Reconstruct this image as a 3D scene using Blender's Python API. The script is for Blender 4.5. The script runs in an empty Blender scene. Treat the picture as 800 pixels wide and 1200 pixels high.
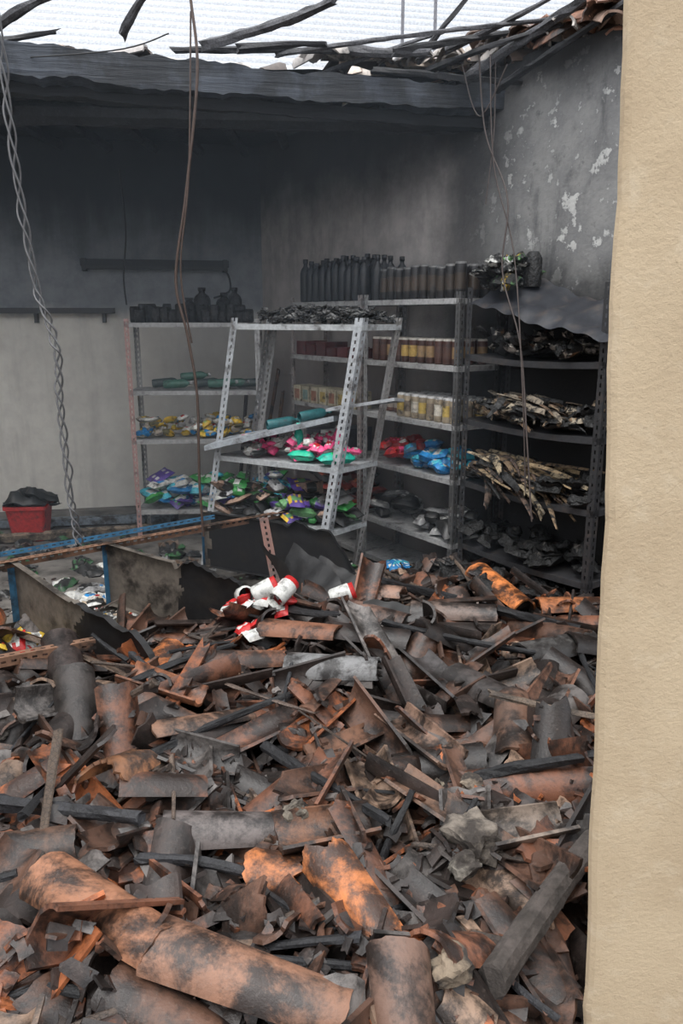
import bpy, math, random
import numpy as np
from mathutils import Matrix, Vector, noise as mn
random.seed(11); rng=np.random.RandomState(7)
D2R=math.pi/180
sc=bpy.context.scene
sc.view_settings.view_transform='Standard'

# ---------------------------------------------------------------- mesh builder
class MB:
    def __init__(s): s.v=[];s.f=[];s.c=[];s.m=[];s.s=[]
    def add(s,verts,faces,col=(.5,.5,.5),mat=0,smooth=False,M=None):
        n=len(s.v)
        for k,p in enumerate(verts):
            p=Vector(p)
            if M is not None: p=M@p
            s.v.append((p.x,p.y,p.z))
        percol=isinstance(col,list)
        for k,f in enumerate(faces):
            s.f.append(tuple(i+n for i in f))
            s.c.append(col[k] if percol else col); s.m.append(mat)
            s.s.append(smooth[k] if isinstance(smooth,list) else smooth)
    def obj(s,name,mats):
        me=bpy.data.meshes.new(name); me.from_pydata(s.v,[],s.f)
        if not isinstance(mats,(list,tuple)): mats=[mats]
        for m in mats: me.materials.append(m)
        me.polygons.foreach_set('material_index',s.m)
        me.polygons.foreach_set('use_smooth',s.s)
        at=me.color_attributes.new('Col','FLOAT_COLOR','CORNER')
        buf=[]
        for f,c in zip(s.f,s.c): buf.extend((c[0],c[1],c[2],1.0)*len(f))
        at.data.foreach_set('color',buf)
        me.update()
        o=bpy.data.objects.new(name,me); sc.collection.objects.link(o); return o

def rot(yaw=0,pitch=0,roll=0):
    return Matrix.Rotation(yaw,4,'Z')@Matrix.Rotation(-pitch,4,'Y')@Matrix.Rotation(roll,4,'X')
def srgb(r,g,b):
    f=lambda x:(x/255/12.92) if x/255<=.04045 else ((x/255+.055)/1.055)**2.4
    return (f(r),f(g),f(b))
def vary(c,a=.25):
    k=1+random.uniform(-a,a); return tuple(max(0,x*k) for x in c)

BOXF=[(0,3,2,1),(4,5,6,7),(0,1,5,4),(1,2,6,5),(2,3,7,6),(3,0,4,7)]
def boxv(sx,sy,sz,z0=False):
    a,b=sx/2,sy/2; lo,hi=((0,sz) if z0 else (-sz/2,sz/2))
    return [(-a,-b,lo),(a,-b,lo),(a,b,lo),(-a,b,lo),(-a,-b,hi),(a,-b,hi),(a,b,hi),(-a,b,hi)]
def bbox(mb,c,s,R=None,col=(.5,.5,.5),mat=0,z0=False):
    M=Matrix.Translation(c)@(R if R else Matrix.Identity(4))
    mb.add(boxv(*s,z0=z0),BOXF,col,mat,False,M)

def tile_geo(L=.45,r0=.092,r1=.075,arc=140*D2R,th=.012,j0=0.,j1=0.,ns=10,nl=5,bow=0):
    def walk(j):
        a=[0];
        for _ in range(ns): a.append(a[-1]+random.uniform(-1,1)*j)
        return a
    w0,w1=walk(j0),walk(j1)
    def grid(d):
        g=[]
        for i in range(nl+1):
            t=i/nl
            r=r0+(r1-r0)*t
            for j in range(ns+1):
                an=(j/ns-.5)*arc
                x=(t-.5)*L+(w0[j]*(1-t)+w1[j]*t)
                g.append((x,(r-d)*math.sin(an),(r-d)*math.cos(an)-r*math.cos(arc/2)))
        return g
    o,i_=grid(0),grid(th)
    V=o+i_; n=len(o); F=[];S=[]
    W=ns+1
    for i in range(nl):
        for j in range(ns):
            a=i*W+j; F.append((a,a+1,a+1+W,a+W)); S.append(True)
            F.append((n+a,n+a+W,n+a+1+W,n+a+1)); S.append(True)
    def strip(idx):
        b=len(V)
        for k in idx: V.append(V[k])
        for k in idx: V.append(V[n+k])
        m=len(idx)
        for k in range(m-1): F.append((b+k,b+m+k,b+m+k+1,b+k+1)); S.append(False)
    strip([j for j in range(W)]); strip([nl*W+j for j in range(W)][::-1])
    strip([i*W for i in range(nl+1)][::-1]); strip([i*W+ns for i in range(nl+1)])
    return V,F,S

def stick_geo(L,r,n=8,segs=10,rough=.2,taper=.0,square=False,bend=0,flat=1.):
    V=[];F=[];S=[]
    ph=random.uniform(0,100)
    for i in range(segs+1):
        t=i/segs
        for j in range(n):
            a=2*math.pi*j/n+.39
            rr=r*(1-taper*t)*(1+rough*mn.noise((ph+t*L*7,j*.9,0))+rough*.5*mn.noise((ph+t*L*30,j*2.3,4)))
            cx,cy=math.cos(a),math.sin(a)
            if square: m=max(abs(cx),abs(cy)); cx,cy=cx/m*.85,cy/m*.85
            V.append(((t-.5)*L+random.uniform(-.25,.25)*L/segs*(1.6 if i in(0,segs) else .2),cx*rr+bend*math.sin(t*3.1),cy*rr*flat))
    for i in range(segs):
        for j in range(n):
            a=i*n+j;b=i*n+(j+1)%n; F.append((a,b,b+n,a+n)); S.append(False)
    F.append(tuple(range(n))[::-1]); S.append(False)
    F.append(tuple(segs*n+k for k in range(n))); S.append(False)
    return V,F,S

import bmesh
bm=bmesh.new(); bmesh.ops.create_icosphere(bm,subdivisions=3,radius=1)
ICV=[v.co.copy() for v in bm.verts]; ICF=[tuple(v.index for v in f.verts) for f in bm.faces]; bm.free()
def rock_geo(sx,sy,sz,rough=.35):
    ph=Vector((random.uniform(0,50),random.uniform(0,50),0)); V=[]
    for v in ICV:
        k=1+rough*mn.noise(v*1.3+ph)*1.4+rough*.45*mn.noise(v*5+ph)
        w=Vector((max(-.75,min(.75,v.x)),max(-.75,min(.75,v.y)),max(-.7,min(.7,v.z))))*k
        V.append((w.x*sx,w.y*sy,w.z*sz))
    return V,ICF,[False]*len(ICF)

def lathe(mb,prof,cols,M,n=12,mat=0):
    V=[];F=[];C=[]
    for r,z in prof:
        for j in range(n):
            a=2*math.pi*j/n; V.append((r*math.cos(a),r*math.sin(a),z))
    for i in range(len(prof)-1):
        for j in range(n):
            a=i*n+j;b=i*n+(j+1)%n; F.append((a,b,b+n,a+n)); C.append(cols[min(i,len(cols)-1)])
    F.append(tuple((len(prof)-1)*n+k for k in range(n))); C.append(cols[-1])
    mb.add(V,F,C,mat,True,M)

def pouch(mb,M,sx,sy,h,cols,crum=.15,n=6,mat=0):
    V=[];F=[];C=[]; ph=random.uniform(0,99)
    for side in (1,-1):
        for i in range(n+1):
            for j in range(n+1):
                x=i/n*2-1;y=j/n*2-1
                z=side*h/2*max(0,(1-x**4)*(1-y**4))**.5
                q=mn.noise((x*1.7+ph,y*1.7,side))*crum
                V.append((x*sx/2*(1+q*.4),y*sy/2*(1+q*.4),z*(1+q)+q*h*.6))
    for s in (0,1):
        o=s*(n+1)**2
        for i in range(n):
            for j in range(n):
                a=o+i*(n+1)+j
                f=(a,a+n+1,a+n+2,a+1)
                F.append(f if s==0 else f[::-1])
                C.append(cols[0] if (i in(0,n-1)) else (cols[1%len(cols)] if 1<i<n-2 and 1<=j<n-1 else cols[0] if j%2 else cols[-1]))
    mb.add(V,F,C,mat,True,M)

# ---------------------------------------------------------------- materials
class NT:
    def __init__(s,name):
        s.m=bpy.data.materials.new(name); s.m.use_nodes=True; s.t=s.m.node_tree
        s.b=s.t.nodes['Principled BSDF']; s.tc=s.t.nodes.new('ShaderNodeTexCoord')
    def n(s,k): return s.t.nodes.new(k)
    def l(s,a,b): s.t.links.new(a,b)
    def _in(s,sock,v):
        if isinstance(v,bpy.types.NodeSocket): s.l(v,sock)
        elif isinstance(v,(tuple,list)) : sock.default_value=(*v[:3],1)
        else: sock.default_value=v
    def noise(s,scale,detail=5,rough=.6,vec=None,dist=0):
        n=s.n('ShaderNodeTexNoise'); n.inputs['Scale'].default_value=scale
        n.inputs['Detail'].default_value=detail; n.inputs['Roughness'].default_value=rough; n.inputs['Distortion'].default_value=dist
        s.l(vec or s.tc.outputs['Object'],n.inputs['Vector']); return n.outputs[0]
    def mapped(s,scale):
        n=s.n('ShaderNodeMapping'); s.l(s.tc.outputs['Object'],n.inputs['Vector']); n.inputs['Scale'].default_value=scale; return n.outputs[0]
    def mix(s,f,a,b,mode='MIX'):
        n=s.n('ShaderNodeMix'); n.data_type='RGBA'; n.blend_type=mode
        s._in(n.inputs[0],f); s._in(n.inputs[6],a); s._in(n.inputs[7],b); return n.outputs[2]
    def rng(s,v,a,b,c=0,d=1,smooth=True):
        n=s.n('ShaderNodeMapRange'); n.interpolation_type='SMOOTHSTEP' if smooth else 'LINEAR'
        s._in(n.inputs[0],v)
        for i,x in enumerate((a,b,c,d)): n.inputs[i+1].default_value=x
        return n.outputs[0]
    def math(s,op,a,b=0.):
        n=s.n('ShaderNodeMath'); n.operation=op; s._in(n.inputs[0],a); s._in(n.inputs[1],b); return n.outputs[0]
    def xyz(s):
        n=s.n('ShaderNodeSeparateXYZ'); s.l(s.tc.outputs['Object'],n.inputs[0]); return n.outputs
    def attr(s):
        n=s.n('ShaderNodeAttribute'); n.attribute_name='Col'; return n.outputs['Color']
    def bump(s,h,strength=.4,dist=.01):
        n=s.n('ShaderNodeBump'); n.inputs['Strength'].default_value=strength; n.inputs['Distance'].default_value=dist
        s.l(h,n.inputs['Height']); s.l(n.outputs[0],s.b.inputs['Normal'])
    def fin(s,col,rough=.8,metal=0):
        s._in(s.b.inputs['Base Color'],col); s._in(s.b.inputs['Roughness'],rough); s.b.inputs['Metallic'].default_value=metal
        return s.m

def m_attr(name,soot=(.015,.014,.014),lo=.5,hi=.7,scale=7,rough=.7,bs=.3,bd=.006,metal=0,fine=40):
    t=NT(name); a=t.attr()
    n1=t.noise(scale,6,.65); n2=t.noise(fine,4)
    c=t.mix(t.rng(n1,lo,hi),a,soot)
    c=t.mix(.35,c,t.mix(t.rng(n2,.3,.7),(.45,.45,.45),(1.5,1.5,1.5)),'MULTIPLY')
    t.bump(n2,bs,bd)
    return t.fin(c,rough,metal)
t=NT('clay_tile_sooty'); a=t.attr(); n1=t.noise(6,8,.72,dist=.3); n2=t.noise(60,6,.7); n3=t.noise(2.6,4); n4=t.noise(16,6,.7)
c=t.mix(t.rng(n1,.40,.585,0,.94),a,(.013,.0105,.0095))
c=t.mix(t.rng(n3,.52,.72,0,.4),c,(.065,.058,.054))
c=t.mix(t.rng(n4,.54,.7,0,.7),c,(.013,.011,.010))
c=t.mix(t.rng(n2,.56,.8,0,.5),c,(.21,.17,.145))
t.bump(n2,.55,.005); M_tile=t.fin(c,t.rng(n1,.3,.65,.55,.32))
t=NT('charcoal_wood'); a=t.attr(); v=t.n('ShaderNodeTexVoronoi'); v.feature='DISTANCE_TO_EDGE'; v.inputs['Scale'].default_value=60
t.l(t.tc.outputs['Object'],v.inputs['Vector']); n=t.noise(35,6,.7); n5=t.noise(9,5)
c=t.mix(t.rng(v.outputs[0],0,.1,.6,0),a,(.004,.004,.004))
c=t.mix(t.rng(n,.5,.75,0,.35),c,(.09,.09,.095))
c=t.mix(t.rng(n5,.45,.65,0,.6),c,(.008,.008,.008))
t.bump(n,.8,.01); M_char=t.fin(c,.6)
t=NT('scorched_beam_wood'); a=t.attr(); n=t.noise(1,7,.65,vec=t.mapped((1.2,10,34))); n5=t.noise(3,6,.65)
c=t.mix(t.rng(n,.35,.7),a,t.mix(1.0,a,(1.8,1.8,1.8),'MULTIPLY')); c=t.mix(t.rng(n5,.40,.58,0,.85),c,(.008,.009,.011))
t.bump(n,.9,.015); M_beam=t.fin(c,.65)
M_stone=m_attr('mortar_stone',soot=(.04,.033,.028),lo=.4,hi=.62,scale=11,rough=.9,bs=.8,bd=.01)
M_dirt=m_attr('rubble_dirt',soot=(.008,.007,.007),lo=.38,hi=.6,scale=12,rough=.95,bs=1,bd=.03,fine=50)
M_metal=m_attr('painted_steel',soot=(.06,.05,.045),lo=.5,hi=.72,scale=9,rough=.5,bs=.15,bd=.003)
M_scor=m_attr('scorched_steel',soot=(.02,.017,.015),lo=.46,hi=.68,scale=5,rough=.55,bs=.3,bd=.006,fine=25)
M_pack=m_attr('sooty_packaging',soot=(.03,.028,.028),lo=.5,hi=.72,scale=16,rough=.45,bs=.2,bd=.004)
M_burnt=m_attr('burnt_packaging',soot=(.008,.008,.008),lo=.4,hi=.52,scale=16,rough=.45,bs=.8,bd=.02,fine=60)
M_cable=m_attr('cable_plastic',lo=.6,hi=.8,rough=.6)
M_ash=m_attr('ash_debris',soot=(.01,.01,.01),lo=.42,hi=.6,scale=20,rough=.9,bs=1,bd=.02)

def m_backwall():
    t=NT('sooty_plaster_back'); x,y,z=t.xyz()
    n=t.noise(1.6,6,.6); nf=t.noise(45,5); ns=t.noise(5,6,.7); st=t.noise(1,6,.65,vec=t.mapped((5,5,.7)))
    zz=t.math('ADD',z,t.math('MULTIPLY',n,.35))
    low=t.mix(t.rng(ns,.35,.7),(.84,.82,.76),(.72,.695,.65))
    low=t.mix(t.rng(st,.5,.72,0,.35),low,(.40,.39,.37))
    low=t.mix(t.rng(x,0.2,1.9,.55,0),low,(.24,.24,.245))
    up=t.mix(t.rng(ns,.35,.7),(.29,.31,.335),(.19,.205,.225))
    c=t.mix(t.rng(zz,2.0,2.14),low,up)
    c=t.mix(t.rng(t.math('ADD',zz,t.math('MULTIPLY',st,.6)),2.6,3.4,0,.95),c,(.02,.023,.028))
    t.bump(nf,.2,.004); return t.fin(c,.85)
def m_rightwall():
    t=NT('sooty_plaster_side'); x,y,z=t.xyz()
    n=t.noise(1.5,6,.65); nf=t.noise(40,5); ns=t.noise(2.3,12,.68); n4=t.noise(4.5,10,.68); n6=t.noise(9,10,.66); st=t.noise(1,7,.7,vec=t.mapped((4,4,1.1)))
    base=t.mix(t.rng(n4,.35,.65),(.50,.46,.44),(.36,.335,.32))
    base=t.mix(t.rng(st,.48,.68,0,.5),base,(.19,.175,.175))
    low=t.mix(t.rng(z,1.0,2.1),(.28,.25,.24),base)
    low=t.mix(t.rng(t.math('ADD',z,t.math('MULTIPLY',n,.6)),2.7,3.35,0,.94),low,(.028,.028,.032))
    pat=t.mix(t.rng(n4,.35,.65),(.27,.268,.26),(.17,.17,.172))
    pat=t.mix(t.rng(ns,.36,.47,.75,0),pat,(.085,.085,.088))
    pat=t.mix(t.rng(n6,.33,.42,.7,0),pat,(.10,.10,.104))
    pat=t.mix(t.rng(n6,.575,.60,0,.75),pat,(.46,.46,.445))
    pat=t.mix(t.rng(n4,.585,.60,0,.8),pat,(.54,.54,.52))
    pat=t.mix(t.rng(st,.52,.66,0,.65),pat,(.07,.07,.074))
    pat=t.mix(t.rng(t.math('ADD',z,t.math('MULTIPLY',n,.6)),3.3,3.65,0,.88),pat,(.028,.028,.03))
    pat=t.mix(t.rng(t.math('ADD',z,t.math('MULTIPLY',n,.9)),2.3,2.8),(.02,.02,.021),pat)
    f=t.rng(t.math('ADD',x,t.math('MULTIPLY',n,.9)),3.1,3.6)
    c=t.mix(f,low,pat)
    dk=t.rng(t.math('ABSOLUTE',t.math('SUBTRACT',t.math('ADD',x,t.math('MULTIPLY',n,.7)),3.2)),.05,.5,.75,0)
    c=t.mix(dk,c,(.03,.03,.032))
    t.bump(t.math('ADD',nf,t.math('MULTIPLY',n4,2.)),.45,.008); return t.fin(c,.88)
t=NT('beige_plaster'); nf=t.noise(90,6,.75); n1=t.noise(3,5); n2=t.noise(14,5,.7)
c=t.mix(t.rng(n1,.3,.7),(.55,.43,.285),(.46,.35,.225))
c=t.mix(t.rng(n2,.5,.75,0,.45),c,(.62,.52,.38))
c=t.mix(t.rng(nf,.56,.75,0,.45),c,(.30,.22,.14))
v=t.n('ShaderNodeTexVoronoi'); v.feature='DISTANCE_TO_EDGE'; v.inputs['Scale'].default_value=1.3
nv=t.n('ShaderNodeMix'); nv.data_type='RGBA'; nv.inputs[0].default_value=.12
t.l(t.tc.outputs['Object'],nv.inputs[6]); nn=t.n('ShaderNodeTexNoise'); nn.inputs['Scale'].default_value=6; t.l(t.tc.outputs['Object'],nn.inputs['Vector']); t.l(nn.outputs[1],nv.inputs[7])
t.l(nv.outputs[2],v.inputs['Vector'])
c=t.mix(t.rng(v.outputs[0],0,.002,.25,0),c,(.25,.17,.1))
t.bump(nf,.7,.006); M_beige=t.fin(c,.85)
t=NT('concrete_floor'); n1=t.noise(4,6); n2=t.noise(30,5)
c=t.mix(t.rng(n1,.35,.65),(.06,.055,.05),(.19,.175,.16)); t.bump(n2,.4,.01); M_floor=t.fin(c,.8)

# ---------------------------------------------------------------- room shell
CX,CY=-.77,7.8
RD=Vector((.574,-.819)); RNn=Vector((-.819,-.574))
LD=Vector((-.978,-.208)); 
def Wt(t,o=0): return Vector((CX+RD.x*t+RNn.x*o, CY+RD.y*t+RNn.y*o))
def wall(name,p0,d,length,h,th,mat,side=1,ragged=0,hi=0):
    nx,nz=int(length/.12),26
    V=[];F=[]
    for k,yy in enumerate((0,th*side)):
        for i in range(nx+1):
            xx=i/nx*length
            top=h+ragged*(mn.noise((xx*2.1,3.3,0))+.5*mn.noise((xx*9,1,0)))+(hi if xx<2.7 else 0)
            for j in range(nz+1): V.append((xx,yy,top*j/nz))
    n=(nx+1)*(nz+1); W=nz+1
    for i in range(nx):
        for j in range(nz):
            a=i*W+j; F.append((a,a+W,a+W+1,a+1)); F.append((n+a,n+a+1,n+a+W+1,n+a+W))
        a=i*W+nz; F.append((a,a+W,n+a+W,n+a)); 
    for j in range(nz):
        F.append((j,j+1,n+j+1,n+j)); a=nx*W+j; F.append((a,n+a,n+a+1,a+1))
    mb=MB(); mb.add(V,F); o=mb.obj(name,mat)
    o.matrix_world=Matrix.Translation((p0[0],p0[1],0))@Matrix.Rotation(math.atan2(d[1],d[0]),4,'Z')
    return o
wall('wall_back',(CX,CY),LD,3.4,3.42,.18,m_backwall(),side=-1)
wall('wall_right',(CX,CY),RD,5.6,3.34,.2,m_rightwall(),side=1,ragged=.07,hi=.14)
p=Vector((CX,CY))+LD*3.4
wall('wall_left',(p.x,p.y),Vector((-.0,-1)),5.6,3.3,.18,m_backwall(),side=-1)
mb=MB(); bbox(mb,(-2.95,1.45,1.65),(2.3,.2,3.3)); mb.obj('wall_front_light_block',M_beige)  # unseen wall left of the doorway, added to cut sky light from the front
mb=MB(); bbox(mb,(0,5,-.05),(16,16,.1)); mb.obj('floor',M_floor)

mb=MB(); V=[];F=[]; nz=60
for i in range(nz+1):
    z=3.3*i/nz
    ex=.549-.046*z+.007*mn.noise((z*3,0,5))+.004*mn.noise((z*14,0,5))
    pts=[(ex+.012,1.345),(ex+.003,1.353),(ex,1.365),(ex+.17,1.62),(1.9,1.62),(1.9,1.2)]
    V+= [(px,py,z) for px,py in pts]
for i in range(nz):
    for j in range(6):
        a=i*6+j;b=i*6+(j+1)%6; F.append((a,a+6,b+6,b))
F.append(tuple(nz*6+k for k in range(6))[::-1])
mb.add(V,F,smooth=False); mb.obj('wall_front',M_beige)

# ---------------------------------------------------------------- neighbouring corrugated roof
mb=MB(); V=[];F=[];C=[]; nx,ny=10,330
for j in range(ny+1):
    s=j/ny*6.2
    for i in range(nx+1):
        V.append((-9+18*i/nx, 8.6+s*.77, 3.75+s*.62+.03*math.sin(s*2*math.pi/.19)+(-9+18*i/nx)*-.06))
for j in range(ny):
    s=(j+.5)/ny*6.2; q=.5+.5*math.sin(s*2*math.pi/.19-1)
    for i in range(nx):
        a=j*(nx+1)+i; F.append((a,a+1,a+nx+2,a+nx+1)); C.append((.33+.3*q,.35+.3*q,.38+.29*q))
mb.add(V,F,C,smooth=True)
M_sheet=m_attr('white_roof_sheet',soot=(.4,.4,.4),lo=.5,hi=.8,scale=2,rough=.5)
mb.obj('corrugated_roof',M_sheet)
mb=MB(); bbox(mb,(0,9.0,1.75),(17,.2,3.5)); mb.obj('wall_neighbour',M_floor)

# ---------------------------------------------------------------- roof remnant
def seg(mb,p0,p1,r,col,mat=0,n=8,rough=.25,taper=0,square=False,bend=0,segs=None,flat=1.):
    p0,p1=Vector(p0),Vector(p1); d=p1-p0; L=d.length
    V,F,S=stick_geo(L,r,n,segs or max(3,int(L/.06)),rough,taper,square,bend,flat)
    q=d.to_track_quat('X','Z').to_matrix().to_4x4()
    mb.add(V,F,col,mat,S,Matrix.Translation((p0+p1)/2)@q)
blk=(.014,.014,.016); ch2=(.03,.03,.034); gry=(.11,.11,.12)
mb=MB()
p0,p1=Vector((-3.5,4.53,3.33)),Vector((1.1,5.32,3.16)); d=(p1-p0).normalized(); q=d.to_track_quat('X','Z').to_matrix().to_4x4()
L=(p1-p0).length
V=[];F=[]; n=110
for i in range(n+1):
    t=i/n; 
    w=.012*mn.noise((t*30,0,0)); 
    for (yy,zz) in ((-.05,-.09),(.05,-.09),(.05,.08),(-.05,.08)):
        V.append(((t-.5)*L,yy+w,zz+.035*mn.noise((t*9,yy*9,zz*5))+.022*mn.noise((t*60,0,zz*5))-.03*math.sin(t*math.pi)))
for i in range(n):
    for j in range(4): a=i*4+j;b=i*4+(j+1)%4; F.append((a,b,b+4,a+4))
F+= [(3,2,1,0),tuple(n*4+k for k in range(4))]
mb.add(V,F,(.042,.049,.062),0,False,Matrix.Translation((p0+p1)/2)@q)
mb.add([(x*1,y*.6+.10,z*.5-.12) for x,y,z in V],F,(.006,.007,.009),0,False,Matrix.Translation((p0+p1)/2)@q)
mb.obj('charred_roof_beam',M_beam)
mb=MB()
for k in range(11):
    x=-3.3+k*.4; y0=4.62+(x+3.7)*.17
    if x<CX: yb=CY-(CX-x)*.2127
    else: yb=CY-(x-CX)*1.427
    seg(mb,(x,y0,3.25),(x,max(y0+.2,yb-.03),3.32),.045,blk,square=True)
V=[];F=[]
nx=40
for i in range(nx+1):
    x=-3.9+ i/nx*(1.25+3.9)
    y0=4.75+(x+3.7)*.17+.08*mn.noise((x*3,0,0))
    yb=(CY-(CX-x)*.2127) if x<CX else CY-(x-CX)*1.427
    yb=max(yb+.1,y0+.05)
    V+=[(x,y0,3.34),(x,(y0+yb)/2,3.37),(x,yb,3.39)]
for i in range(nx):
    a=i*3; F+=[(a,a+3,a+4,a+1),(a+1,a+4,a+5,a+2)]
mb.add(V,F,blk)
seg(mb,(-3.7,5.3,3.12),(.8,5.6,3.1),.08,blk,square=True)
for (a,b,r,c) in [((-.8,4.95,3.36),(-.03,4.6,3.47),.03,gry),((-1.95,4.7,3.32),(-1.45,4.55,3.5),.032,gry),((-2.3,4.8,3.3),(-1.6,4.9,3.42),.022,ch2),
    ((-1.22,4.8,3.36),(-.98,4.6,3.55),.026,gry),((.45,5.05,3.3),(.72,5.0,3.62),.02,ch2),((-.4,5.15,3.37),(1.15,4.85,3.46),.016,gry),
    ((.2,5.2,3.3),(1.1,5.15,3.22),.022,ch2),((.75,5.2,3.25),(1.35,4.5,3.5),.034,gry),((.5,5.25,3.3),(1.2,4.75,3.4),.02,ch2),((-.1,5.3,3.32),(.6,5.1,3.48),.015,gry),
    ((.95,5.2,3.2),(1.5,4.35,3.42),.025,ch2),((.62,5.1,3.38),(1.25,4.6,3.56),.02,gry),((-1.0,5.1,3.38),(.1,5.2,3.4),.02,ch2),((.3,5.0,3.34),(.95,5.0,3.44),.025,ch2),
    ((.05,5.1,3.38),(.5,4.95,3.33),.03,gry),((-.6,5.0,3.36),(-.1,5.05,3.4),.025,ch2)]:
    seg(mb,a,b,r,c,rough=.5,taper=.35,bend=random.uniform(-.05,.05))
mb.obj('charred_rafters',M_char)
mb=MB()
for k in range(90):
    tt=random.uniform(2.6,4.9); P=Wt(tt,random.uniform(-.18,.06))
    V,F,S=tile_geo(L=random.uniform(.15,.45),j0=.02,j1=.02)
    c=random.choice([(.42,.22,.15),(.5,.34,.26),(.12,.08,.06),(.34,.30,.27),(.5,.46,.42)])
    mb.add(V,F,vary(c),random.choice([0,1]),S,Matrix.Translation((P.x,P.y,3.36+random.uniform(0,.1)))@rot(random.uniform(0,6.28),random.gauss(0,.2),random.gauss(0,.3)))
for k in range(75):
    x=random.uniform(-2.6,1.0); y=4.9+(x+3.7)*.17+random.uniform(0,.5)
    if k>30: x=random.uniform(-.2,1.0)
    V,F,S=tile_geo(L=random.uniform(.15,.4),j0=.02,j1=.02)
    mb.add(V,F,vary(random.choice([(.6,.5,.42),(.1,.08,.07),(.4,.37,.35),(.55,.5,.45)])),random.choice([0,1,1]),S,Matrix.Translation((x,y,3.39))@rot(random.uniform(0,6.28),random.gauss(0,.12),random.gauss(0,.2)))
mb.obj('roof_edge_tiles',[M_tile,M_cable])
mb=MB(); 
for xx in (.62,.95): seg(mb,(xx,8.78,0),(xx,8.78,6.2),.018,(.2,.2,.22),rough=0,segs=3)
seg(mb,(.62,8.78,5.6),(.95,8.78,5.6),.012,(.2,.2,.22),rough=0,segs=3)
mb.obj('antenna_mast',M_metal)

# ---------------------------------------------------------------- rubble by deposition
GX,GY,CS=-4.8,.4,.03; NX,NY=260,215
def bump2(x,y): return .04*mn.noise((x*1.1,y*1.1,2))+.03*mn.noise((x*3.,y*3.,7))
def target(x,y):
    h=.215-.015*(max(y,1.5)-1.5)
    h+=bump2(x,y)
    if x<-.5 and y>3.2: h-=min(.10,(y-3.2)*.12)
    if y>4.9: h-= (y-4.9)*.2
    h+=.06*math.exp(-((x-1.0)**2+(y-4.2)**2)/.5)
    h+=.05*math.exp(-((x+.1)**2+(y-3.8)**2)/.3)
    return max(.0,h)
H=np.zeros((NX,NY))
for i in range(NX):
    for j in range(NY):
        H[i,j]=max(0,target(GX+i*CS,GY+j*CS)*.25-.02)
def dep(mb,geo,x,y,yaw,pitch=0,roll=0,col=(.1,.1,.1),pct=70,mat=0,follow=.8,lift=0,zero=False):
    V,F,S=geo
    def h(px,py):
        i=int((px-GX)/CS); j=int((py-GY)/CS)
        return H[min(NX-1,max(0,i)),min(NY-1,max(0,j))]
    A=np.array(V); L=(A[:,0].max()-A[:,0].min())*.4; W=(A[:,1].max()-A[:,1].min())*.45+.02
    cy,sy=math.cos(yaw),math.sin(yaw)
    sp=math.atan2(h(x+cy*L,y+sy*L)-h(x-cy*L,y-sy*L),2*L)
    sr=math.atan2(h(x-sy*W,y+cy*W)-h(x+sy*W,y-cy*W),2*W)
    sr=max(-.5,min(.5,sr)); sp=max(-.5,min(.5,sp))
    R=rot(yaw,pitch+sp*follow,roll+(sr*follow))
    R3=np.array(R.to_3x3()); B=A@R3.T
    ii=np.clip(((B[:,0]+x-GX)/CS).astype(int),0,NX-1); jj=np.clip(((B[:,1]+y-GY)/CS).astype(int),0,NY-1)
    off=np.percentile(H[ii,jj]-B[:,2],pct)+lift
    np.maximum.at(H,(ii,jj),B[:,2]+off-.012)
    mb.add(V,F,col,mat,S,Matrix.Translation((x,y,off))@R)
    return off
def ok(x,y,m=.12):
    if x>.36 and y<1.9 : 
        if x>.36+ (y-1.3)*.62-.04 : return False
    if x<-1.5 and y<1.75: return False
    d=(Vector((x,y))-Vector((CX,CY))).dot(RNn)
    if d<m+.08: return False
    dl=(Vector((x,y))-Vector((CX,CY))).dot(Vector((.208,-.978)))
    return dl>.4 and x>-3.6
mb=MB(); V=[];F=[]; s=2
I=range(0,NX-4,s); J=range(0,NY-4,s)
for i in I:
    for j in J:
        x=GX+i*CS; y=GY+j*CS
        V.append((x,y,H[i,j]+.01+.05*mn.noise((x*7,y*7,0)) if ok(x,y,0.0) and H[i,j]>.005 else -.02))
nj=len(J)
for i in range(len(I)-1):
    for j in range(nj-1):
        a=i*nj+j; F.append((a,a+nj,a+nj+1,a+1))
mb.add(V,F,(.035,.026,.02)); mb.obj('rubble_dirt_bed',M_dirt)

DK=(.04,.028,.024);BR=(.125,.064,.042);OR=(.40,.125,.045);GR=(.155,.138,.128);TN=(.33,.22,.155);RB=(.20,.082,.046)
def tcol(y):
    r=random.random()
    if y<2.6: c=DK if r<.28 else BR if r<.56 else RB if r<.78 else OR if r<.86 else GR if r<.95 else TN
    else: c=DK if r<.37 else BR if r<.64 else RB if r<.80 else OR if r<.865 else GR if r<.96 else TN
    return vary(c,.35)
tiles=MB(); chars=MB(); stones=MB()
def rp(ymax=5.0):
    for _ in range(300):
        y=random.uniform(1.0,ymax)
        if random.random()<.25: y=random.uniform(1.0,2.6)
        x=random.uniform(-.52*y-.7, min(2.3,.46*y+.7))
        if not ok(x,y): continue
        if x<-.55 and y>3.9+ .3*random.random(): continue
        if y>4.5 and x<.1: continue
        i=int((x-GX)/CS); j=int((y-GY)/CS)
        if H[i,j]>target(x,y)-.05: continue
        return x,y
    return None
cnt=0
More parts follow.
